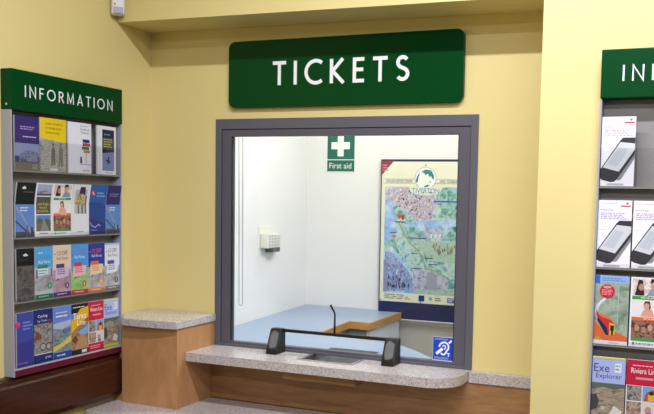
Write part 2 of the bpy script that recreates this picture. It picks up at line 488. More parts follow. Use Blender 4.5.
poster = [
 ('r', .015, .085, .985, .99, CREAM),
 ('p', [(.0, .995), (.155, .995), (.0, .895)], '#9a3648'),
 ('lines', .02, .925, .10, .975, 3, '#c9909a'),
 ('r', L0, Bz, L1, Tz, wc1),
 ('p', [(L0, Tz), (.62, Tz), (.66, .74), (.60, .60), (.42, .62), (.25, .70), (.12, .72), (L0, .76)], wc2),
 ('p', [(.62, Tz), (L1, Tz), (L1, .62), (.72, .66), (.68, .74)], wc3),
 ('p', [(L0, .74), (.12, .75), (.18, .66), (.20, .56), (.17, .50), (L0, .46)], wc6),
 ('p', [(.30, .60), (.60, .62), (L1, .62), (L1, .56), (.5, .55), (.36, .56)], wc6),
 ('p', [(.30, .58), (.46, .57), (.5, .50), (.36, .47), (.30, .52)], wc3),
 ('r', .52, .50, .56, .60, wc5), ('p', [(.56, .505), (.74, .515), (.74, .555), (.72, .57), (.60, .568), (.56, .55)], wc5),
 ('r', .59, .508, .61, .53, '#e2e4ec'), ('r', .64, .51, .66, .532, '#e2e4ec'), ('r', .69, .512, .71, .534, '#e2e4ec'),
 ('p', [(.74, .50), (L1, .52), (L1, .60), (.84, .58)], wc3),
 ('p', [(.42, .48), (L1, .50), (L1, .35), (.62, .36), (.50, .42)], wc7),
 ('s', [(.22, .60), (.30, .52), (.36, .47), (.46, .42), (.52, .36), (.55, .31), (.68, .29), (.80, .255), (.90, .20), (L1, .17)], .017, '#9db088'),
 ('p', [(L0, .40), (.14, .45), (.30, .34), (.42, .26), (.44, Bz), (L0, Bz)], wc6),
 ('p', [(.07, .41), (.16, .40), (.34, .29), (.40, .25), (.40, .17), (.08, Bz)], wc4),
 ('p', [(L0, .36), (.10, .34), (.10, Bz), (L0, Bz)], '#8790b8'),
 ('p', [(.40, .30), (.58, .29), (.74, .27), (.80, .22), (.80, Bz), (.42, Bz)], wc5),
 ('p', [(.56, .28), (.62, .30), (.68, .27), (.68, .16), (.56, .16)], '#a3a5bd'),
 ('r', .79, Bz, L1, .19, wc7), ('r', .44, Bz, .79, .175, wc7),
 ('r', .18, .60, .30, .607, '#2e4652'), ('r', .12, .53, .20, .536, '#39515c'), ('r', .34, .50, .54, .506, '#39515c'), ('r', .62, .735, .88, .745, '#5d68b8'),
 ('r', .38, .40, .46, .405, '#39515c'), ('r', .53, .375, .63, .381, '#39515c'), ('r', .40, .305, .50, .311, '#39515c'), ('r', .58, .335, .68, .341, '#39515c'),
 ('e', .23, .64, .022, .014, '#c8604a'), ('e', .27, .635, .018, .018, '#a84a44'), ('e', .17, .51, .03, .008, '#d0806a'),
 ('r', .03, .852, .985, .854, '#8a8c88'), ('r', .03, .878, .985, .880, '#8a8c88'),
 ('t', 'EXPLORE HISTORIC DEVON', .07, .857, .37, .875, '#5c6a72'), ('t', 'AND TORBAY CITY', .68, .857, .955, .875, '#5c6a72'),
 ('e', .52, .885, .125, .070, '#aebfc4'), ('e', .52, .885, .117, .0655, '#eef3ee'),
 ('p', [(.41, .865), (.425, .90), (.46, .925), (.44, .89), (.43, .855)], '#2c7f80'),
 ('p', [(.47, .925), (.52, .942), (.585, .935), (.615, .905), (.615, .875), (.595, .885), (.585, .90), (.56, .895), (.55, .915), (.52, .905), (.50, .92)], '#2c8584'),
 ('p', [(.50, .835), (.55, .846), (.57, .838), (.52, .826)], '#3c8f8c'), ('p', [(.55, .862), (.585, .868), (.58, .86)], '#3c8f8c'),
 ('p', [(.34, .83), (.72, .83), (.68, .79), (.50, .775), (.36, .79)], '#dde4e2'), ('t', 'TIVERTON', .37, .790, .68, .822, '#5d8a92'),
 ('lines', .07, .10, .38, .135, 3, '#8a9098'),
 ('r', .475, .098, .54, .136, '#1f3f8f'), ('e', .61, .118, .02, .012, '#7fa6d6'), ('lines', .66, .102, .76, .128, 2, '#6f7a80'), ('r', .80, .100, .915, .130, '#4a5fa8'), ('lines', .81, .104, .90, .126, 2, '#dfe4f2'),
 ('e', .03, .093, .007, .004, '#222222'), ('e', .50, .0905, .007, .004, '#222222'), ('e', .52, .968, .008, .005, '#444444'),
]
for i in range(70):
    rr = random.Random(i); x = .2 + rr.random() * .4; z = .63 + rr.random() * .17
    poster.append(('r', x, z, x + .012, z + .009, rr.choice(['#6a5a80', '#b06a58', '#4d4a70', '#c8a898'])))
for i in range(26):
    rr = random.Random(200 + i); x = .10 + rr.random() * .26; z = .17 + rr.random() * .07
    poster.append(('r', x, z, x + .014, z + .02, rr.choice(['#39406a', '#586494', '#2f3550', '#7f8cc0'])))
for i in range(22):
    rr = random.Random(400 + i); x = .62 + rr.random() * .26; z = .40 + rr.random() * .06
    poster.append(('r', x, z, x + .013, z + .02, rr.choice(['#a87a68', '#6a8f78', '#8f6a60', '#c0a890'])))
def zmap(z): return .113 + (z - .085) * (.985 - .113) / (.99 - .085) if z < .99 else z - .004
def remap(it):
    k = it[0]
    if k == 'r': return (k, it[1], zmap(it[2]), it[3], zmap(it[4]), it[5])
    if k == 'p': return (k, [(x, zmap(z)) for x, z in it[1]], it[2])
    if k == 's': return (k, [(x, zmap(z)) for x, z in it[1]], it[2], it[3])
    if k == 'e': return (k, it[1], zmap(it[2]), it[3], it[4], it[5])
    if k == 't': return (k, it[1], it[2], zmap(it[3]), it[4], zmap(it[5]), it[6])
    return (k, it[1], zmap(it[2]), it[3], zmap(it[4]), it[5], it[6])
art(m, PW, PH, [remap(it) for it in poster], -.0302, .00003)
build(m, 'poster_sheet', pb)

# control box on the left office wall
ang = math.atan2(-.122, 1.316)           # this wall leans out of square
kx = -2.118 + (-.122) * (.72 / 1.316)
kb = thing('wall_control_box', 'white wall box with rows of small buttons on the left office wall', 'control box', (kx + .0006, .675 + .03, 1.30), math.atan2(1.316, -.122))
# local x runs along the wall away from the window, local -y into the office
CW = plain('#e9e7df', .4)
m = MB(); m.box(0, -.008, 0, .19, 0, .15, CW, .002); build(m, 'backplate', kb)
m = MB(); m.box(.02, -.052, .036, .185, -.0082, .112, CW, .004); build(m, 'housing', kb)
m = MB()
for i in range(4):
    for j in range(4): m.box(.035 + i * .036, -.056, .048 + j * .015, .060 + i * .036, -.0522, .058 + j * .015, plain('#cfd4d8', .4), .001)
build(m, 'keys', kb)
m = MB(); m.box(.085, -.050, .012, .180, -.0082, .0355, plain('#4b5560', .4), .002); build(m, 'display', kb)

# staff desk
TAB = thing('staff_desk', 'pale blue L-shaped staff desk with a wooden edge behind the ticket window', 'desk', (0, 0, 0))
lw = lambda y: -2.118 - .122 * (y - .03) / 1.316 + .0015
inner = [(-1.615, .883), (-1.736, .890), (-1.702, .482)]
curve = [(-1.56, .445), (-1.40, .41), (-1.247, .364), (-1.13, .26), (-1.025, .151), (-.985, .05), (-.975, .0315)]
outl = [(lw(.0315) + .002, .0315), (lw(YB - .001) + .002, YB - .001), (-1.759, YB - .001), (-1.759, YO - .0155), (-1.615, YO - .0155)] + inner + curve + [(-1.262, .0315), (-1.262, .172), (-1.486, .172), (-1.486, .0315)]
m = MB(); m.prism(outl, .9285, .9635, 'z', LAMBLUE); build(m, 'desk_top', TAB)
ep = [(-1.615, YO - .0155)] + inner + curve[:-1]
def edge_strip(mb, path, t, z0, z1, mat):
    L, R = stroke_poly(path, t)
    off = [(2 * p[0] - 0, 0) for p in path]
    n = len(path)
    vs = [(p[0], p[1], z0) for p in L] + [(p[0], p[1], z0) for p in R] + [(p[0], p[1], z1) for p in L] + [(p[0], p[1], z1) for p in R]
    fs = []
    for i in range(n - 1):
        for a, b in ((0, 2), (3, 1), (1, 0), (2, 3)): fs.append((a * n + i, a * n + i + 1, b * n + i + 1, b * n + i))
    fs += [(0, n, 3 * n, 2 * n), (n - 1, 2 * n - 1, 4 * n - 1, 3 * n - 1)]
    mb.add(vs, fs, mat)
m = MB(); edge_strip(m, ep[:6], .012, .926, .9642, EDGEWOOD); build(m, 'wood_edging', TAB)
m = MB(); m.box(-1.640, .905, .0015, -1.622, YO - .0155, .926, plain('#dfe4fa', .4)); build(m, 'end_panel', TAB)
m = MB(); m.prism([(-2.18, .905), (-1.76, .91), (-1.76, .925), (-2.18, .925)], .0015, .926, 'z', plain('#8f979a', .5)); m.prism([(-1.7585, .91), (-1.6405, .905), (-1.6405, .92), (-1.7585, .925)], .0015, .926, 'z', plain('#8f979a', .5)); build(m, 'front_panel', TAB)
m = MB(); m.prism([(-1.735, .49), (-1.72, .49), (-1.752, .905), (-1.767, .905)], .0015, .926, 'z', plain('#8f979a', .5)); build(m, 'side_panel', TAB)

# hearing loop sticker on the glass
st = MB(); BLU = '#1f46c0'
st.box(-.977, .0125, .985, -.889, .0138, 1.078, plain('#e6eaf2', .4))
WH = '#f2f4fa'
art(st, .088, .093, [('r', .015, .035, .99, .985, BLU),
   ('s', [(.30, .58), (.33, .68), (.42, .76), (.55, .79), (.67, .74), (.73, .64), (.72, .52), (.64, .42), (.60, .34), (.52, .27), (.43, .28), (.38, .33)], .075, WH),
   ('s', [(.44, .60), (.50, .66), (.57, .64), (.59, .56), (.53, .48)], .05, WH),
   ('s', [(.17, .28), (.46, .52)], .13, WH), ('s', [(.74, .76), (.86, .88)], .09, WH),
   ('s', [(.66, .33), (.80, .33)], .04, WH), ('s', [(.73, .33), (.73, .20)], .045, WH),
   ('lines', .10, .86, .70, .94, 2, '#b8c4ea'), ('lines', .08, .06, .92, .17, 3, '#b8c4ea')], .0125, .00004, -.977, .985)
tag(build(st, 'hearing_loop_sticker'), 'blue hearing loop sticker with a white ear in the lower right of the window', 'sticker')

# ------------------------------------------------------------------ motion sensor in the corner
ms = thing('motion_sensor', 'small white motion sensor with a grey lens high in the left corner', 'sensor', (XL + .028, YF - .028, 2.312), radians(45))
m = MB(); m.box(-.026, -.020, .012, .026, .016, .125, plain('#dcd9d8', .4), .007, 3); build(m, 'housing', ms)
m = MB(); m.box(-.018, -.023, .016, .018, -.0202, .042, plain('#9b97a0', .35), .001); build(m, 'lens', ms)
m = MB(); m.ball((-.013, -.0205, .053), (.0035, .003, .0035), plain('#f04a5a', .3)); build(m, 'indicator', ms)
m = MB(); m.prism([(-.022, .0165), (.022, .0165), (.0, .037)], .03, .115, 'z', plain('#cfccc8', .5)); build(m, 'mount', ms)

# ------------------------------------------------------------------ leaflet racks
def rack(label, loc, rotz, RL, hz, rows, xletters, zl, hl, pockets):
    root = thing('leaflet_rack', label, 'leaflet rack', loc, rotz, 'wall leaflet racks')
    m = MB(); m.box(.0065, -.004, .002, RL - .0065, -.0008, hz - .0005, RACKBACK); build(m, 'back_panel', root)
    for xa, xb in ((0, .006), (RL - .006, RL)):
        m = MB(); m.box(xa, -.047, 0, xb, -.0008, hz - .0005, RACKGREY, .0015); build(m, 'side_panel', root)
    m = MB(); m.box(.0065, -.0475, .001, RL - .0065, -.0042, .0225, plain('#5d0c2c', .35)); build(m, 'bottom_trim', root, label='maroon strip along the bottom')
    for i, z in enumerate(rows):
        m = MB(); m.box(.0065, -.0445, z - .006, RL - .0065, -.0042, z - .0008, plain('#c9c9cf', .4) if i == 3 else RACKBACK); sh = build(m, 'shelf', root)
        m = MB(); m.box(.0068, -.0465, z - .004, RL - .0068, -.0455, z + .012 if i else z + .11, ACRYL)
        for x in pockets[i]: m.box(x - .001, -.0453, z, x + .001, -.0045, z + .11, ACRYL)
        build(m, 'clear_pocket', sh)
    m = MB(); m.box(0, -.051, hz, RL, -.0008, hz + .140, GREEN2, .003); hd = build(m, 'header', root)
    m = MB(); letters(m, 'INFORMATION', xletters[0], xletters[1], zl, hl, -.0512, LETTER, sw=.108); build(m, 'lettering', hd)
    m = MB(); m.tube([(-.0001, -.028, hz + .018), (-.0016, -.028, hz + .018)], .004, plain('#d5d8d5', .3, .5)); build(m, 'screw', hd)
    return root
RZ = .947
ROWS = (.731, .494, .266, .029)
RY = -.807
rack('leaflet rack with a green INFORMATION header on the left wall above the mahogany board', (XL, RY, RZ), radians(90), .561, .938, ROWS, (.058, .502), .986, .0405,
     ((.1345, .2675, .410), (), (), ()))
QZ = .924
QX = -.312
rack('leaflet rack with a green INFORMATION header on the bright yellow wall to the right', (QX, YP, QZ), 0., .62, .983, ROWS, (.0605, .590), 1.031, .0455,
     ((.106, .206, .304, .402, .5), (), (), ()))

# ------------------------------------------------------------------ leaflets
def leaflet(label, W, H, base, items, side, x, row, dz=0., lean=0., bend=0., group='leaflets in the left rack', stack=.006):
    mb = MB(); mb.box(0, 0, 0, W, stack, H, M('#dcdcda')); art(mb, W, H, [('r', 0, 0, 1, 1, base)] + items)
    me = mb.mesh('leaflet')
    if bend:
        b = bmesh.new(); b.from_mesh(me)
        for q in (.62, .80):
            bmesh.ops.bisect_plane(b, geom=b.verts[:] + b.edges[:] + b.faces[:], plane_co=(0, 0, H * q), plane_no=(0, 0, 1))
        for v in b.verts:
            t = max(0, v.co.z / H - .62)
            v.co.y -= bend * (t / .38) ** 1.2
        b.to_mesh(me); b.free()
    y = -.040
    x = x + .010 if side == 'L' else x - .0035
    if side == 'L':
        loc = (XL - y, RY + x, RZ + ROWS[row] + .0003 + dz); rot = (-lean, 0, radians(90))
    else:
        loc = (QX + x, YP + y, QZ + ROWS[row] + .0003 + dz); rot = (-lean, 0, 0)
    o = link('leaflet', me, None, loc, rot)
    tag(o, label, 'leaflet', group)
    return o

P_city = pic('city_dusk', ['#2e3246', '#565d78', '#8a90ac', '#3c4056'], 50)
P_walk = pic('grey_moor', ['#6a6862', '#9a978e', '#b8b4aa', '#8a877e'], 60, (1, 1, 3))
P_castle = pic('castle', ['#6c6a72', '#8f8e98', '#a9b2cc', '#4c4a46'], 45)
P_road = pic('road', ['#3c5a9a', '#7a90b8', '#8a8a80', '#4c6a4a'], 40, (1, 1, 2))
P_crowd = pic('crowd', ['#221815', '#5c3c30', '#a87860', '#2c201c'], 75)
P_face = pic('faces', ['#e8dcd4', '#d0b0a0', '#f0ece8', '#8a6a5c'], 60)
P_dark = pic('dark_tunnel', ['#241f1c', '#4a4440', '#6b6460', '#332a22'], 45)
P_bird = pic('gold_subject', ['#6b5a28', '#b09038', '#d0c080', '#8a8a6a'], 80)
P_bw = pic('old_street', ['#2b2624', '#6a6460', '#a8a29c', '#5a4038', '#d0ccc8'], 55)
P_valley = pic('valley', ['#3d4a44', '#6f7f78', '#8f9ca8', '#55604a'], 30, (1, 1, 3))
P_earth = pic('earth', ['#5a4030', '#8a6848', '#a88860', '#6e5038'], 35)
P_beach = pic('beach', ['#4c443a', '#8f7f68', '#ab9c86', '#6a6252', '#c4bcac'], 24, (1, 1, 4))
P_grey = pic('grey_print', ['#76767a', '#a5a5aa', '#c8c8cc'], 25)
P_mauve = pic('mauve_print', ['#8a6a78', '#b090a0', '#c8b0b4'], 25)
P_grass = pic('grass_print', ['#5f9a48', '#8fbf6a', '#a8cc88'], 50)
P_rail = pic('train_green', ['#5f7a66', '#8a9c86', '#a8b4a0', '#74907c'], 20)
W6 = .0925

def bridge_art(top, tcol):
    return [('r', 0, 0, 1, .60, '#5f86c4'), ('p', [(0, .60), (1, .60), (1, .72), (0, .66)], top),
            ('r', 0, 0, 1, .10, '#4a4c54'), ('s', [(.0, .56), (.35, .40), (.62, .22), (.85, .04)], .10, '#8d96a8'),
            ('s', [(0, .30), (.4, .16), (.7, .08)], .07, '#3f4658'), ('s', [(.62, .22), (.62, .02)], .08, '#5a6070'), ('s', [(.85, .18), (.85, .0)], .12, '#3f4250'),
            ('lines', .25, .46, .70, .56, 2, '#dfe6f4')]
# first row
leaflet('purple leaflet with a grey town view, first in the top row of the left rack', .110, .190, '#3c2a6c',
 [('r', 0, .26, 1, .50, '#8c98c2'), ('p', [(0, .50), (1, .50), (1, .62), (0, .54)], '#3c2a6c'), ('p', [(.15, .16), (.95, .16), (.95, .34), (.7, .38), (.4, .36), (.2, .28)], P_city),
  ('r', 0, 0, 1, .15, '#6f6c5c'), ('r', .70, .03, .92, .12, '#8a877a'), ('lines', .22, .74, .92, .82, 2, '#a896d0'), ('lines', .32, .60, .90, .64, 1, '#c9bfe4')], 'L', .012, 0)
leaflet('leaflet with a bright yellow top over two grey walking figures', .126, .194, '#e6c71a',
 [('r', 0, 0, 1, .62, P_walk), ('p', [(0, .62), (1, .56), (1, .64), (0, .68)], '#e6c71a'), ('lines', .2, .68, .92, .93, 3, '#b39a14'),
  ('p', [(.40, .12), (.46, .12), (.47, .26), (.50, .12), (.55, .12), (.56, .40), (.50, .48), (.42, .42)], '#6b665e'), ('e', .48, .51, .045, .028, '#6b665e'),
  ('p', [(.68, .10), (.74, .10), (.76, .26), (.79, .10), (.85, .10), (.86, .42), (.80, .50), (.71, .44)], '#7b766c'), ('e', .78, .53, .045, .028, '#7b766c'),
  ('r', .36, .02, .66, .06, '#d8d6d0')], 'L', .127, 0)
leaflet('white leaflet headed Guide to Tickets with coloured signpost boards', .122, .192, '#e4e6ee',
 [('t', 'Guide to', .52, .855, .92, .905, '#2c3350'), ('t', 'Tickets', .52, .79, .90, .835, '#2c3350'), ('lines', .52, .925, .9, .95, 1, '#6a7088'),
  ('r', .755, .18, .785, .66, '#8d929c'), ('r', .62, .615, .92, .68, '#20306e'), ('r', .62, .545, .95, .605, '#b8323c'), ('r', .58, .475, .90, .535, '#2c7a64'), ('r', .66, .41, .94, .465, '#d08048'),
  ('p', [(.50, .20), (.60, .20), (.58, .32), (.55, .34), (.51, .32)], '#3c3f4a'), ('r', .48, .17, 1, .19, '#b9bcc6'), ('t', 'great', .62, .04, .92, .075, '#3c3f4a')], 'L', .262, 0)
leaflet('white-bordered navy leaflet with an aeroplane, last in the top row of the left rack', .108, .192, '#e9eaee',
 [('r', .02, .0, .04, 1, '#b4b6bc'), ('r', .14, 0, .155, 1, '#a8aab2'), ('r', .27, .08, .90, .93, '#1e2648'), ('p', [(.27, .08), (.90, .08), (.90, .48), (.27, .44)], '#7c8cbc'),
  ('r', .30, .52, .87, .76, '#4e5350'), ('lines', .34, .55, .84, .75, 4, '#b8b060'), ('lines', .36, .80, .80, .85, 1, '#8d98c0'),
  ('p', [(.42, .30), (.56, .31), (.60, .38), (.64, .37), (.62, .30), (.74, .26), (.62, .25), (.56, .20), (.55, .27)], '#23283a'), ('lines', .4, .025, .84, .05, 1, '#888c98')], 'L', .416, 0)
# second row
G = 'leaflets in the left rack'
leaflet('black-headed leaflet with a small white crest over a steel bridge, left rack second row', .085, .194, '#161e1c',
 bridge_art('#161e1c', '#fff') + [('e', .38, .90, .11, .022, '#e6e6e2'), ('e', .38, .915, .05, .02, '#e6e6e2'), ('lines', .35, .81, .9, .84, 1, '#7a817c')], 'L', .011, 1, bend=.012)
leaflet('white leaflet of a castle, yellow title and road view, left rack second row', .081, .194, '#e6e6ea',
 [('r', .08, .765, .92, .975, '#a4aec8'), ('p', [(.08, .765), (.92, .765), (.92, .87), (.80, .88), (.74, .92), (.56, .93), (.50, .90), (.30, .91), (.22, .86), (.08, .85)], P_castle), ('r', .08, .765, .92, .80, '#4a4440'), ('r', .08, .42, .92, .745, '#55574a'), ('t', 'Dawlish', .26, .645, .74, .705, '#e4dc3c'), ('t', 'and Teign', .20, .575, .80, .63, '#e4dc3c'), ('t', 'Estuary', .28, .515, .70, .56, '#e4dc3c'), ('lines', .15, .45, .86, .50, 2, '#b8b47c'),
  ('r', .08, .10, .92, .40, '#5f86c4'), ('p', [(.08, .10), (.92, .10), (.92, .30), (.7, .34), (.5, .30), (.3, .35), (.08, .32)], '#56684c'), ('p', [(.30, .10), (.84, .10), (.56, .31), (.48, .31)], '#85888a'), ('p', [(.08, .10), (.24, .10), (.40, .26), (.08, .24)], '#6d6a5c'), ('lines', .25, .03, .85, .08, 1, '#8a8a90')], 'L', .0975, 1, bend=.013)
def people(): return [('r', .05, .73, .95, .98, P_face), ('p', [(.12, .74), (.40, .74), (.34, .96), (.22, .97)], '#2f2a30'), ('p', [(.46, .74), (.92, .74), (.80, .84), (.58, .84)], '#8b99b0'), ('e', .66, .895, .10, .065, '#c99c82'), ('p', [(.56, .92), (.58, .985), (.76, .985), (.77, .91), (.70, .945)], '#2b211d'), ('e', .30, .86, .08, .05, '#b88a70'),
   ('r', .05, .685, .95, .73, '#3f9a4e'), ('lines', .30, .695, .75, .72, 1, '#d8ecd8'),
   ('r', .05, .43, .95, .68, '#e9e4e0'), ('p', [(.30, .44), (.72, .44), (.64, .54), (.40, .54)], '#dfa28c'), ('e', .48, .59, .09, .055, '#cfa088'), ('p', [(.38, .60), (.42, .66), (.56, .665), (.60, .57), (.55, .52), (.55, .62), (.46, .64)], '#4a2f24'),
   ('r', .05, .385, .95, .43, '#e2703a'), ('lines', .4, .395, .8, .42, 1, '#f6dccc'),
   ('r', .05, .13, .95, .385, P_crowd), ('e', .22, .27, .07, .045, '#c08c72'), ('e', .42, .25, .07, .045, '#b4806a'), ('e', .60, .285, .07, .045, '#c89880'), ('e', .80, .26, .07, .045, '#b88670'),
   ('r', .05, .09, .95, .13, '#3f9a4e'), ('e', .13, .05, .04, .018, '#6a8a72'), ('lines', .20, .03, .85, .07, 1, '#9a9ca0')]
leaflet('white leaflet with three people photos between green and orange bands, left rack second row', .097, .194, '#ececf0', people(), 'L', .1805, 1, bend=.010)
leaflet('white leaflet with a purple and gold photo and blank lower half, left rack second row', .089, .194, '#e4e4ea',
 [('r', .14, .42, .84, .95, '#bdbcc0'), ('p', [(.36, .78), (.74, .76), (.70, .95), (.40, .95)], '#3c2a58'), ('p', [(.18, .62), (.30, .80), (.62, .82), (.80, .66), (.74, .58), (.28, .60)], P_bird), ('r', .34, .42, .42, .60, '#6a6458'), ('r', .56, .42, .64, .60, '#544e48'), ('r', .76, .42, .84, .78, '#6c6058'), ('lines', .3, .04, .8, .08, 1, '#8a8a94')], 'L', .279, 1, bend=.014)
leaflet('blue leaflet with a red round badge and a white chevron line, left rack second row', .093, .194, '#2f62a8',
 [('p', [(0, 0), (1, 0), (1, .60), (0, .72)], '#2c4a90'), ('p', [(0, 0), (1, 0), (1, .20), (0, .34)], '#27387c'), ('e', .20, .83, .12, .062, '#c8304c'), ('s', [(.14, .86), (.25, .80)], .06, '#f0c8d0'), ('lines', .40, .74, .95, .86, 2, '#8fb4e2'),
  ('s', [(.06, .24), (.16, .17), (.36, .14), (.56, .20), (.66, .16)], .05, '#a8a0d8'), ('lines', .1, .06, .5, .10, 1, '#8f94cc')], 'L', .370, 1, bend=.013)
leaflet('purple-topped leaflet with a steel bridge, last in the second row of the left rack', .080, .194, '#33306e',
 bridge_art('#33306e', '#fff') + [('lines', .2, .76, .95, .84, 2, '#8f8cc4'), ('r', .3, .02, .8, .06, '#2a3a7a')], 'L', .4645, 1, bend=.012)
# third row: railcard-style leaflets
def fares(top, tcol, word, bub, bcol, photo, band, circ):
    return [('r', 0, 0, 1, .52, photo), ('t', '1/3 OFF', .22, .80, .80, .89, tcol), ('t', 'Rail Fares', .20, .715, .82, .775, word), ('p', [(.02, .82), (.14, .845), (.14, .82)], tcol),
            ('p', [(.10, .34), (.84, .38), (.90, .56), (.14, .60)], bub), ('r', .16, .555, .62, .635, bcol), ('lines', .24, .42, .78, .54, 3, bcol), ('p', [(.16, .30), (.30, .33), (.24, .36)], '#4a3a4a'),
            ('e', .76, .20, .12, .062, circ), ('s', [(.74, .23), (.79, .20), (.74, .17)], .035, '#e8e8ec'), ('r', 0, 0, 1, .085, band), ('lines', .2, .02, .85, .06, 1, '#e8e0e8')]
leaflet('black-headed leaflet with a dark tunnel photo, first in the third row of the left rack', .081, .188, '#121414',
 [('r', 0, 0, 1, .66, P_dark), ('r', .0, .665, 1, .675, '#55504c'), ('e', .50, .87, .14, .02, '#d8d8d4'), ('e', .50, .885, .06, .02, '#d8d8d4'), ('lines', .1, .77, .7, .79, 1, '#5e625e')], 'L', .0125, 2)
leaflet('pale blue leaflet with a green bottom band and green circle', .086, .190, '#57a4dc',
 [('r', 0, 0, 1, .60, '#b9bec4'), ('r', 0, .15, 1, .45, P_grey), ('lines', .2, .86, .5, .90, 1, '#d8ecf8'), ('t', '1/3 OFF', .22, .76, .86, .83, '#4a8ac4'), ('t', 'Rail Fares', .2, .68, .86, .735, '#e4eef6'),
  ('p', [(.16, .44), (.70, .47), (.72, .58), (.18, .60)], '#d4e4de'), ('r', .16, .585, .70, .65, '#2c8a68'), ('lines', .2, .46, .68, .56, 2, '#7a8ab0'), ('r', .06, .40, .14, .56, '#6a5a90'), ('r', .86, .42, .96, .58, '#7a6aa4'), ('e', .80, .24, .13, .065, '#2a8a70'), ('s', [(.78, .27), (.83, .24), (.78, .21)], .035, '#e8e8ec'), ('r', 0, 0, 1, .085, '#1f7a58'), ('lines', .2, .02, .85, .06, 1, '#cfe6dc')], 'L', .0955, 2)
leaflet('cream-topped leaflet with dark lettering and a purple bottom band', .089, .192, '#e4cdb0', fares('', '#3c2c4c', '#4a3a58', '#cdbcd4', '#5a3478', P_mauve, '#54306c', '#5a3478'), 'L', .183, 2)
leaflet('sky blue leaflet with red lettering and a red bottom band', .089, .192, '#4a9ae0', fares('', '#d23c5a', '#dcecf8', '#e8b4c0', '#c83a5c', P_grass, '#c8303c', '#d0363e'), 'L', .2735, 2)
leaflet('navy-topped leaflet with red lettering and an orange bottom band', .092, .192, '#223c94', fares('', '#e2604a', '#d8e0f4', '#e4c8a8', '#dc6a34', P_grey, '#e0843a', '#e8923a'), 'L', .364, 2)
leaflet('grey-white leaflet with dark lettering, last in the third row of the left rack', .0855, .188, '#d8dce4', fares('', '#3c3c44', '#50505a', '#d8dae4', '#50508a', P_grey, '#7a7a7c', '#4a4a50') + [('r', 0, .97, 1, 1, '#8cc0ea')], 'L', .458, 2)
# bottom row
leaflet('plain blue-violet leaflet with a pink dot, first in the bottom row of the left rack', .074, .196, '#3d4aa0',
 [('p', [(0, 0), (1, 0), (1, .5), (0, .42)], '#3a3c8c'), ('e', .06, .79, .14, .058, '#d83c78'), ('lines', .36, .66, .95, .84, 3, '#8a94d4'), ('r', .03, .02, .72, .11, '#4a3a88'), ('lines', .1, .04, .7, .09, 1, '#7c74b8')], 'L', .0105, 3)
leaflet('navy leaflet headed Cycling by Train over an old street photo', .094, .198, '#1f2f6c',
 [('t', 'Cycling', .24, .835, .72, .90, '#eef0f6'), ('t', 'by Train', .22, .755, .70, .805, '#dfe3f0'), ('r', .75, .75, .92, .80, '#7c3a50'), ('r', .04, .17, .96, .73, P_bw), ('e', .48, .30, .16, .08, '#55504c'), ('e', .48, .30, .12, .055, '#a8a29c'), ('e', .76, .29, .14, .075, '#4a4542'), ('e', .76, .29, .10, .05, '#b0aaa4'), ('p', [(.05, .50), (.2, .60), (.4, .52), (.4, .45), (.05, .42)], '#7a4c44'), ('r', .04, .16, .96, .175, '#d8d8dc'), ('t', 'great', .60, .06, .88, .11, '#dfe3f0')], 'L', .085, 3)
leaflet('periwinkle-topped leaflet with a valley and a yellow field', .091, .198, '#6a86d0',
 [('r', 0, .12, 1, .70, P_valley), ('p', [(0, .68), (1, .72), (1, .62), (.5, .56), (0, .60)], '#a9b8d4'), ('p', [(0, .14), (1, .30), (1, .42), (.5, .30), (0, .24)], '#d4c050'), ('p', [(.55, .44), (.9, .50), (.9, .55), (.6, .50)], '#4a6aa8'), ('lines', .15, .86, .9, .90, 1, '#dfe6f8'), ('lines', .15, .78, .9, .84, 1, '#f0f3fc'), ('r', 0, 0, 1, .125, '#2f4a94'), ('lines', .2, .03, .8, .09, 1, '#c8d2ec')], 'L', .180, 3)
leaflet('leaflet with a yellow diagonal and the white words Tarka Line', .091, .198, P_earth,
 [('r', 0, .82, 1, 1, '#1d1d22'), ('p', [(0, .44), (0, .66), (.55, .90), (1, .93), (1, .72), (.45, .58)], '#e2b01e'), ('p', [(0, .66), (0, .82), (.38, .82)], '#5a86c4'), ('lines', .1, .91, .8, .95, 1, '#e6e6e6'), ('t', 'Tarka', .10, .70, .86, .82, '#f4f4f2'), ('t', 'Line', .34, .57, .82, .68, '#f4f4f2'), ('p', [(.36, .45), (1, .55), (1, .40), (.6, .36)], '#7fa4d4'), ('p', [(.15, .10), (1, .10), (.80, .36), (.55, .40)], '#b08a60'), ('p', [(0, .30), (.25, .40), (.36, .30), (.2, .22)], '#6c4a34'), ('r', 0, 0, 1, .10, '#26262e'), ('r', .6, .02, .9, .08, '#d8d8d8')], 'L', .2715, 3)
def riviera(): return [('lines', .18, .90, .9, .93, 1, '#f0c0c8'), ('t', 'Riviera Line', .14, .80, .92, .88, '#fbeef0'), ('r', .28, .71, .80, .745, '#e08a9a'),
   ('r', 0, .16, 1, .62, '#e4dcd8'), ('r', .03, .39, .47, .615, P_bw), ('r', .50, .39, .98, .615, '#6fa4d8'), ('p', [(.54, .40), (.94, .40), (.94, .53), (.80, .58), (.60, .52)], '#c05038'), ('r', .66, .40, .86, .50, '#e0a83a'), ('e', .76, .52, .07, .03, '#3a2c2c'),
   ('r', .03, .17, .47, .375, pic('riviera_people', ['#3c3438', '#8a6c60', '#c4a898', '#5a4a6a'], 90)), ('r', .50, .17, .98, .375, '#d8cfc4'), ('e', .68, .26, .10, .06, '#b89878'), ('p', [(.58, .17), (.82, .17), (.78, .23), (.62, .23)], '#5f7a9c'), ('lines', .12, .04, .9, .12, 2, '#e8a0ac')]
leaflet('red Riviera Line leaflet with four small photos in the left rack', .086, .198, '#bf2440', riviera(), 'L', .363, 3)
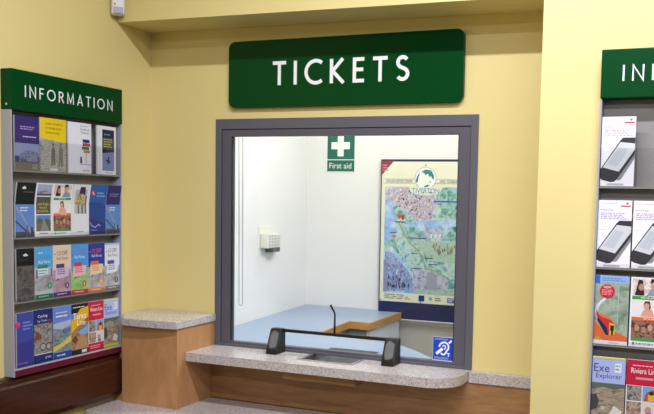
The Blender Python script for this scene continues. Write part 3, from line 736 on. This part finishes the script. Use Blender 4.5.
def exe(): return [('r', 0, 0, 1, .58, P_beach), ('p', [(0, .50), (.35, .55), (.7, .52), (1, .56), (1, .62), (0, .62)], '#5d6858'), ('r', 0, .61, 1, .97, '#a9b6e4'), ('t', 'Exe', .05, .775, .52, .90, '#4a3470'), ('t', 'Explorer', .12, .66, .90, .755, '#4a3470'), ('r', .68, .78, .88, .92, '#dfe4ee'), ('lines', .70, .80, .86, .90, 2, '#8a94a0'),
   ('p', [(.0, .18), (.18, .22), (.24, .34), (.14, .44), (0, .42)], '#4b4744'), ('p', [(.55, .14), (.85, .10), (.95, .20), (.70, .28)], '#d8d2c8'), ('r', .30, .20, .42, .26, '#c0b8ac'), ('r', 0, .975, 1, 1, '#d8d63a'), ('r', 0, 0, 1, .07, '#c9c83a')]
leaflet('lavender and sand Exe Explorer leaflet at the right end of the left rack bottom row', .086, .198, '#a9b6e4', exe(), 'L', .4505, 3)

# right rack
GR = 'leaflets in the right rack'
def phone(): 
    return [('r', .66, .905, .96, .925, '#c8285c'), ('e', .86, .955, .035, .015, '#a83058'), ('lines', .08, .94, .75, .96, 1, '#c0a8b4'),
     ('t', 'MobileTicket', .06, .845, .46, .87, '#7a7a90'), ('lines', .08, .71, .92, .82, 4, '#b49ac4'),
     ('s', [(.04, .56), (.28, .57), (.30, .50), (.66, .49), (.68, .56)], .012, '#d4d8e4'),
     ('p', [(.96, .64), (1.0, .60), (1.0, .40), (.62, .10), (.52, .08), (.50, .10), (.94, .42)], '#8a8c92'),
     ('p', [(0, .11), (0, .25), (.56, .66), (.64, .70), (1, .70), (1, .46), (.50, .10), (.42, .065), (.30, .06), (.06, .09)], '#3a393c'),
     ('p', [(.06, .27), (.57, .635), (1, .615), (1, .53), (.55, .21)], '#d2d4d8'),
     ('p', [(.20, .32), (.52, .56), (.80, .54), (.50, .28)], '#c0c4cc'), ('r', .2, .015, .7, .04, '#b9bcc4')]
W5 = .0935
leaflet('white mobile phone leaflet in the top row of the right rack', .0945, .200, '#f2f1f4', phone(), 'R', .0115, 0, group=GR)
src = leaflet('white mobile phone leaflet second row down at the left side of the right rack', .0945, .196, '#f2f1f4', phone(), 'R', .0105, 1, group=GR)
leaflet('white mobile phone leaflet second row down, cut by the picture edge in the right rack', .0945, .196, '#f2f1f4', phone(), 'R', .1095, 1, group=GR)
leaflet('leaflet with a red round NEW badge and an orange-red train, right rack third row', .0965, .203, P_rail,
 [('r', 0, .90, 1, 1, '#8fb4e4'), ('r', 0, .88, .14, 1, '#3c6cc4'), ('lines', .2, .915, .92, .975, 2, '#5a7ab8'),
  ('p', [(0, .05), (0, .34), (.10, .30), (.40, .12), (.60, .20), (1, .12), (1, .05)], '#d8683c'), ('p', [(0, .05), (.12, .12), (.30, .05)], '#c09a3c'),
  ('s', [(.32, .66), (.12, .58), (.06, .48), (.12, .38), (.22, .30)], .09, '#c8ccd0'), ('s', [(.34, .68), (.18, .62), (.10, .54)], .04, '#e4e6e6'),
  ('p', [(.06, .50), (.16, .42), (.44, .40), (.62, .30), (.58, .14), (.44, .13), (.20, .28), (.06, .42)], '#c8382c'), ('p', [(.10, .40), (.40, .24), (.44, .13), (.36, .14), (.10, .34)], '#2c2c4c'), ('p', [(.16, .46), (.44, .40), (.50, .36), (.20, .40)], '#e0784c'),
  ('p', [(.46, .32), (.62, .30), (.63, .15), (.47, .13)], '#e0b428'), ('r', .49, .20, .60, .28, '#2a2a30'), ('r', .52, .14, .58, .20, '#3a3430'),
  ('s', [(.58, .66), (.56, .50), (.74, .52)], .012, '#c4d0c8'), ('s', [(.70, .86), (.70, .30)], .014, '#c4d0c8'), ('s', [(.56, .64), (.84, .66)], .012, '#c4d0c8'), ('s', [(.70, .28), (.88, .28)], .012, '#c4d0c8'),
  ('e', .36, .775, .225, .10, '#cc2a3a'), ('t', 'NEW', .26, .815, .48, .85, '#fbeeee'), ('lines', .20, .715, .54, .80, 4, '#f0b0b4'),
  ('r', 0, 0, 1, .055, '#f0eef0'), ('t', 'southwest', .46, .015, .76, .04, '#4a5a9c')], 'R', .0103, 2, group=GR)
leaflet('white leaflet with three people photos and coloured bands, right rack third row', .0965, .203, '#eeeef0', people(), 'R', .1115, 2, group=GR)
leaflet('lavender and sand Exe Explorer leaflet in the right rack bottom row', .0945, .198, '#a9b6e4', exe(), 'R', .0115, 3, group=GR)
leaflet('red Riviera Line leaflet at the picture edge in the right rack bottom row', .0945, .198, '#bf2440', riviera(), 'R', .1095, 3, group=GR)

# ------------------------------------------------------------------ lights
def area(name, loc, sx, sy, e, col, rot=(0, 0, 0)):
    l = bpy.data.lights.new(name, 'AREA'); l.shape = 'RECTANGLE'; l.size = sx; l.size_y = sy; l.energy = e; l.color = col
    o = bpy.data.objects.new(name, l); COL.objects.link(o); o.location = loc; o.rotation_euler = rot
    return o
WARM = (.98, .985, 1.1)
area('tube_and_fill_light', (-.6, -1.33, 3.05), 1.7, .07, 59, WARM)
area('tube_and_fill_light', (.1, -2.5, 3.05), 1.6, .07, 48, WARM)
area('tube_and_fill_light', (.4, -4.4, 3.05), 2.4, .07, 105, WARM)  # unseen fill lamp, added to light walls and fascia from the front
area('office_and_fill_light', (-1.15, .42, 2.58), .7, .4, 35, (.98, .98, 1), (0, radians(54), 0))
area('office_and_fill_light', (.2, .7, 2.58), .6, .4, 9, (.96, .98, 1))  # added fill from the right, there to brighten the desk end panel
w = bpy.data.worlds.new('World'); S.world = w; w.use_nodes = True
w.node_tree.nodes['Background'].inputs[0].default_value = (.8, .85, 1, 1); w.node_tree.nodes['Background'].inputs[1].default_value = .05

# ------------------------------------------------------------------ camera
yaw, pit, rol = radians(-21.45), radians(-4.18), radians(1.24)
fwd = Vector((sin(yaw) * cos(pit), cos(yaw) * cos(pit), sin(pit)))
r0 = Vector((cos(yaw), -sin(yaw), 0)); u0 = r0.cross(fwd)
rr = cos(rol) * r0 + sin(rol) * u0; uu = -sin(rol) * r0 + cos(rol) * u0
cam = bpy.data.cameras.new('camera'); co = bpy.data.objects.new('camera', cam); COL.objects.link(co)
mw = Matrix.Identity(4)
for i in range(3): mw[i][0] = rr[i]; mw[i][1] = uu[i]; mw[i][2] = -fwd[i]
mw[0][3], mw[1][3], mw[2][3] = 0, -2.92, 1.6
co.matrix_world = mw
cam.sensor_fit = 'HORIZONTAL'; cam.sensor_width = 36; cam.lens = 36 * 803.5 / 654
cam.shift_x = (327 - 392.66) / 654; cam.shift_y = (259.12 - 207) / 654
cam.clip_start = .02
S.camera = co
v = S.view_settings
v.view_transform = 'Standard'; v.look = 'None'; v.gamma = 1; v.use_curve_mapping = False; v.exposure = -.22
